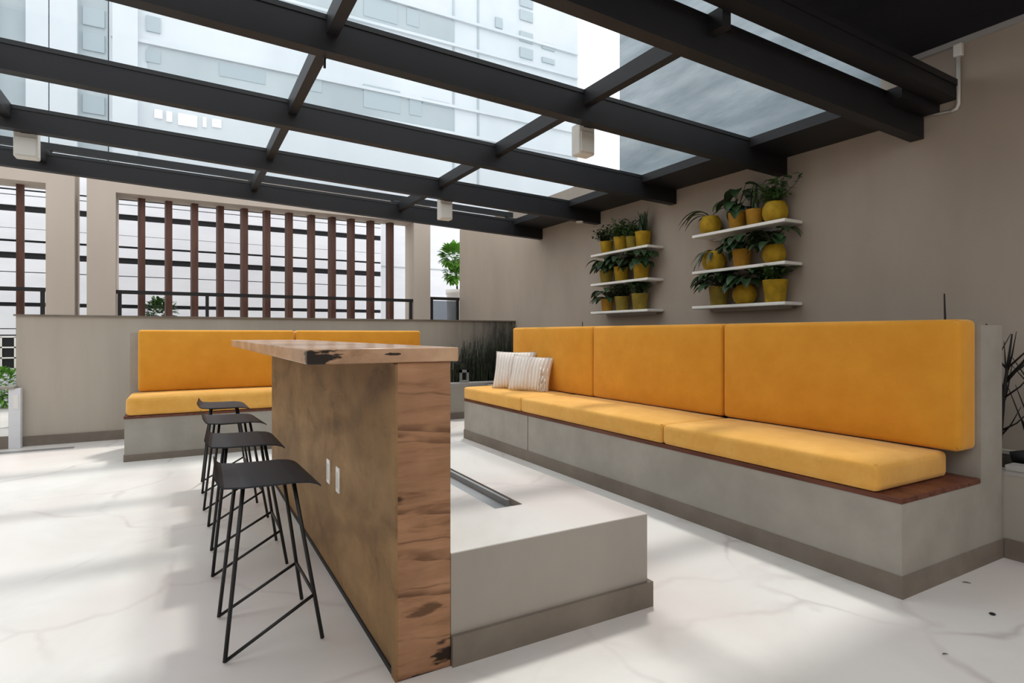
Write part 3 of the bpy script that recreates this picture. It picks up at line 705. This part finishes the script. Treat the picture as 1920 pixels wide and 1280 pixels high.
# plain pale block to the right
r = thing('plain_block', (6, 15, -.05), 'plain pale grey block seen in the gap beside the right wall', 'building')
part(MB().box(3.97, 9.5, 14.0, 16, -.05, 4.75), 'wall', 'panel', r)
part(MB().box(3.97, 9.5, 13.985, 14.0, 2.80, 2.83), 'ledge', 'towershade', r, 'thin grey ledge')

def bush(cx, cy, cz, rx, ry, rz, n, leaf, material, label, cat='shrub', root=None, name='shrub'):
    r = thing(name, (cx, cy, cz - rz), label, cat)
    F = MB()
    for k in range(n):
        d = Vector((rnd.gauss(0, 1), rnd.gauss(0, 1), rnd.gauss(0, 1))).normalized() * rnd.uniform(.55, 1)
        F.leaf((cx + d.x * rx, cy + d.y * ry, cz + d.z * rz), (d.x + rnd.gauss(0, .4), d.y + rnd.gauss(0, .4), d.z + .4), leaf * rnd.uniform(.7, 1.3), leaf * .6, .8, 3)
    part(F, 'foliage', material, r)
    return r
s = bush(-.32, 11.6, 1.52, .24, .2, .24, 420, .09, 'leafmid', 'dusty green shrub behind the railing of the slatted opening')
part(MB().tube([(-.32, 11.6, -.05), (-.30, 11.6, 1.45)], .02), 'trunk', 'twig', s); s.location.z = s.location.z
h = bush(-2.75, 12.3, .29, .75, .22, .33, 1100, .08, 'leafbright', 'bright green clipped hedge at the far left edge', 'hedge', name='hedge')
# bright plant in white pot by the end of the right wall
r = thing('potted_shrub', (4.52, 10.05, 0), 'bright green round-leaved shrub in a white pot at the end of the right wall', 'potted plant')
part(MB().lathe([(.16, 0), (.20, 1.88), (.22, 1.9), (.22, 1.98), (.19, 1.98)], 4.52, 10.05, 0, 20), 'pot', 'white', r, 'tall white pot')
part(MB().tube([(4.52, 10.05, 1.95), (4.50, 10.05, 2.3), (4.47, 10.05, 2.6)], .018), 'stem', 'twig', r)
F = MB()
for (cx, cz, rr, n) in ((4.43, 2.62, .21, 260), (4.45, 2.28, .15, 150)):
    for k in range(n):
        d = Vector((rnd.gauss(0, 1), rnd.gauss(0, 1), rnd.gauss(0, 1))).normalized() * rnd.uniform(.5, 1)
        F.leaf((cx + d.x * rr, 10.05 + d.y * rr, cz + d.z * rr), (d.x, d.y, d.z + .3), .11, .085, .6, 4)
part(F, 'foliage', 'leafbright', r)

# low wall and post at the left end of the half wall
r = thing('low_fence', (-1.9, 7.6, 0), 'low pale fence with stone cap and white post at the left picture edge', 'fence')
part(MB().rbox(-1.51, -1.415, 7.54, 7.63, 0, .60, .004), 'post', 'panel', r, 'white end post')
part(MB().rbox(-3.0, -1.46, 7.52, 7.66, .60, .625, .004), 'cap', 'concrete', r)
part(MB().box(-3.0, -1.51, 7.55, 7.62, .0, .12), 'plinth', 'base', r)
for x in (-1.62, -1.95, -2.3, -2.65): part(MB().box(x - .03, x + .03, 7.56, 7.62, .12, .60), 'baluster', 'concrete', r)
part(MB().box(-1.47, -1.43, 7.532, 7.54, .40, .54), 'plaque', 'white', r, 'small white plaque')
tag(MB().rbox(-1.55, -.95, 7.26, 7.36, .0, .004, .001, 1).build('floor_grate', 'zinc'), 'thin metal drain strip in the floor near the half wall', 'drain')

# ------------------------------------------------------------------ towers beyond the roof
r = thing('apartment_tower', (10, 42, -.05), 'pale apartment tower with grey windows seen through the roof glass', 'building')
TY = 40
part(MB().box(-3.6, 29.1, TY, TY + 14, -.05, 38), 'wall', 'tower', r)
b = MB()
for z in (16.1, 18.1, 21.1, 22.7, 24.7): b.box(-3.5, 29.0, TY - .25, TY, z - .10, z + .10)
part(b, 'ledge', 'tower', r)
part(MB().box(17.6, 17.75, TY - .06, TY, 10, 36).box(19.65, 19.8, TY - .06, TY, 10, 36), 'downpipe', 'towershade', r, 'grey vertical joints')
part(MB().box(-1.7, 17.6, TY - .08, TY, 16.25, 17.9).box(-1.7, 17.6, TY - .08, TY, 22.9, 24.5), 'spandrel_band', 'towershade', r, 'greyer band between ledges')
part(MB().box(-3.4, -2.2, TY - .5, TY, -.05, 38), 'pilaster', 'tower', r)
wl = [(6.8, 8.1, 17.2, 18.1), (10.9, 13.5, 16.8, 18.4), (14.2, 15.1, 16.9, 18.2), (15.2, 17.3, 17.9, 18.3), (10.9, 13.3, 23.1, 24.4), (14.0, 14.9, 23.3, 24.5),
      (23.4, 24.6, 27.3, 28.1), (23.4, 24.6, 26.2, 27.0), (23.4, 24.6, 24.5, 25.3), (23.4, 24.6, 23.2, 24.0), (23.4, 24.6, 29.2, 30.0), (25.5, 26.7, 24.4, 24.9), (25.5, 26.7, 23.3, 23.7),
      (-1.8, -1.1, 18.8, 19.7), (-1.8, -1.1, 17.0, 17.7), (2.0, 4.6, 17.0, 17.8), (21.2, 21.8, 25.0, 25.8)]
for (x0, x1, z0, z1) in wl: part(MB().box(x0, x1, TY - .12, TY, z0, z1), 'window', 'towerglass', r)
for (x0, x1, z0, z1) in [(-1.4, -1.0, 13.8, 14.3), (-0.8, -0.5, 13.7, 14.3), (-0.2, 0.8, 13.6, 14.3), (1.1, 1.3, 13.7, 14.3), (1.6, 2.1, 13.8, 14.3)]:
    part(MB().box(x0, x1, TY - .12, TY, z0, z1), 'window_glare', 'towerglare', r, 'bright reflection painted white on a window')  # glare on the panes, drawn as white boxes
r = thing('pilastered_tower', (-8, 41, -.05), 'grey tower with white vertical pilasters at the left, seen through the roof glass', 'building')
part(MB().box(-16, -3.65, TY, TY + 12, -.05, 38), 'wall', 'towershade', r)
for (x0, x1) in ((-7.2, -6.25), (-6.2, -5.0), (-9.4, -8.6), (-11.8, -11.0)): part(MB().box(x0, x1, TY - .5, TY, -.05, 38), 'pilaster', 'tower', r, 'white pilaster')
for z0 in (13.5, 15.2, 17.0, 18.4, 20.2, 22.0, 23.8): part(MB().box(-4.8, -3.8, TY - .1, TY, z0, z0 + 1.0), 'window', 'towerglass', r)
# ground outside the terrace
struct(tag(MB().box(-60, 60, 9.2, 90, -.25, -.05).build('ground', 'ground'), 'pale paved ground beyond the terrace', 'ground'))

# ------------------------------------------------------------------ small litter on the floor
tag(MB().lathe([(.008, 0), (.012, .004), (.007, .007)], 2.89, 1.10, 0, 10).build('pebble', 'black'), 'small black pebble on the floor near the right edge', 'pebble')
tag(MB().leaf((3.14, 1.31, .004), (.6, -.5, .12), .045, .009, .5, 4).build('dry_leaf', 'twig'), 'dry brown leaf scrap on the floor near the bench corner', 'leaf')
tag(MB().leaf((2.37, 1.05, .004), (.8, -.2, .12), .03, .007, .5, 4).build('dry_leaf', 'stem'), 'tiny dry leaf scrap on the floor at the bottom right', 'leaf')

# ------------------------------------------------------------------ light
w = bpy.data.worlds.new('sky'); scene.world = w; w.use_nodes = True
bg = w.node_tree.nodes['Background']; bg.inputs['Color'].default_value = (.97, .985, 1.0, 1); bg.inputs['Strength'].default_value = 2.0
sl = bpy.data.lights.new('sun', 'SUN'); sl.energy = 2.4; sl.angle = R(5); sl.color = (1, .95, .88)
so = bpy.data.objects.new('sun', sl); col.objects.link(so); so.location = (3, 4, 9)
so.rotation_euler = Vector((.27, .33, 1)).to_track_quat('Z', 'Y').to_euler()

# ------------------------------------------------------------------ camera
cam = bpy.data.cameras.new('camera'); cam.sensor_width = 36; cam.lens = 1090 / 1920 * 36; cam.shift_y = -14 / 1920; cam.clip_end = 300
co = bpy.data.objects.new('camera', cam); col.objects.link(co); co.location = (0, 0, 1.15)
co.rotation_euler = (R(90), 0, -math.atan2(.4937, .8695)); scene.camera = co
vs = scene.view_settings; vs.view_transform = 'Standard'; vs.look = 'None'; vs.gamma = 1; vs.use_curve_mapping = False; vs.exposure = -0.15
scene.cycles.max_bounces = 12; scene.cycles.transparent_max_bounces = 24; scene.cycles.diffuse_bounces = 6
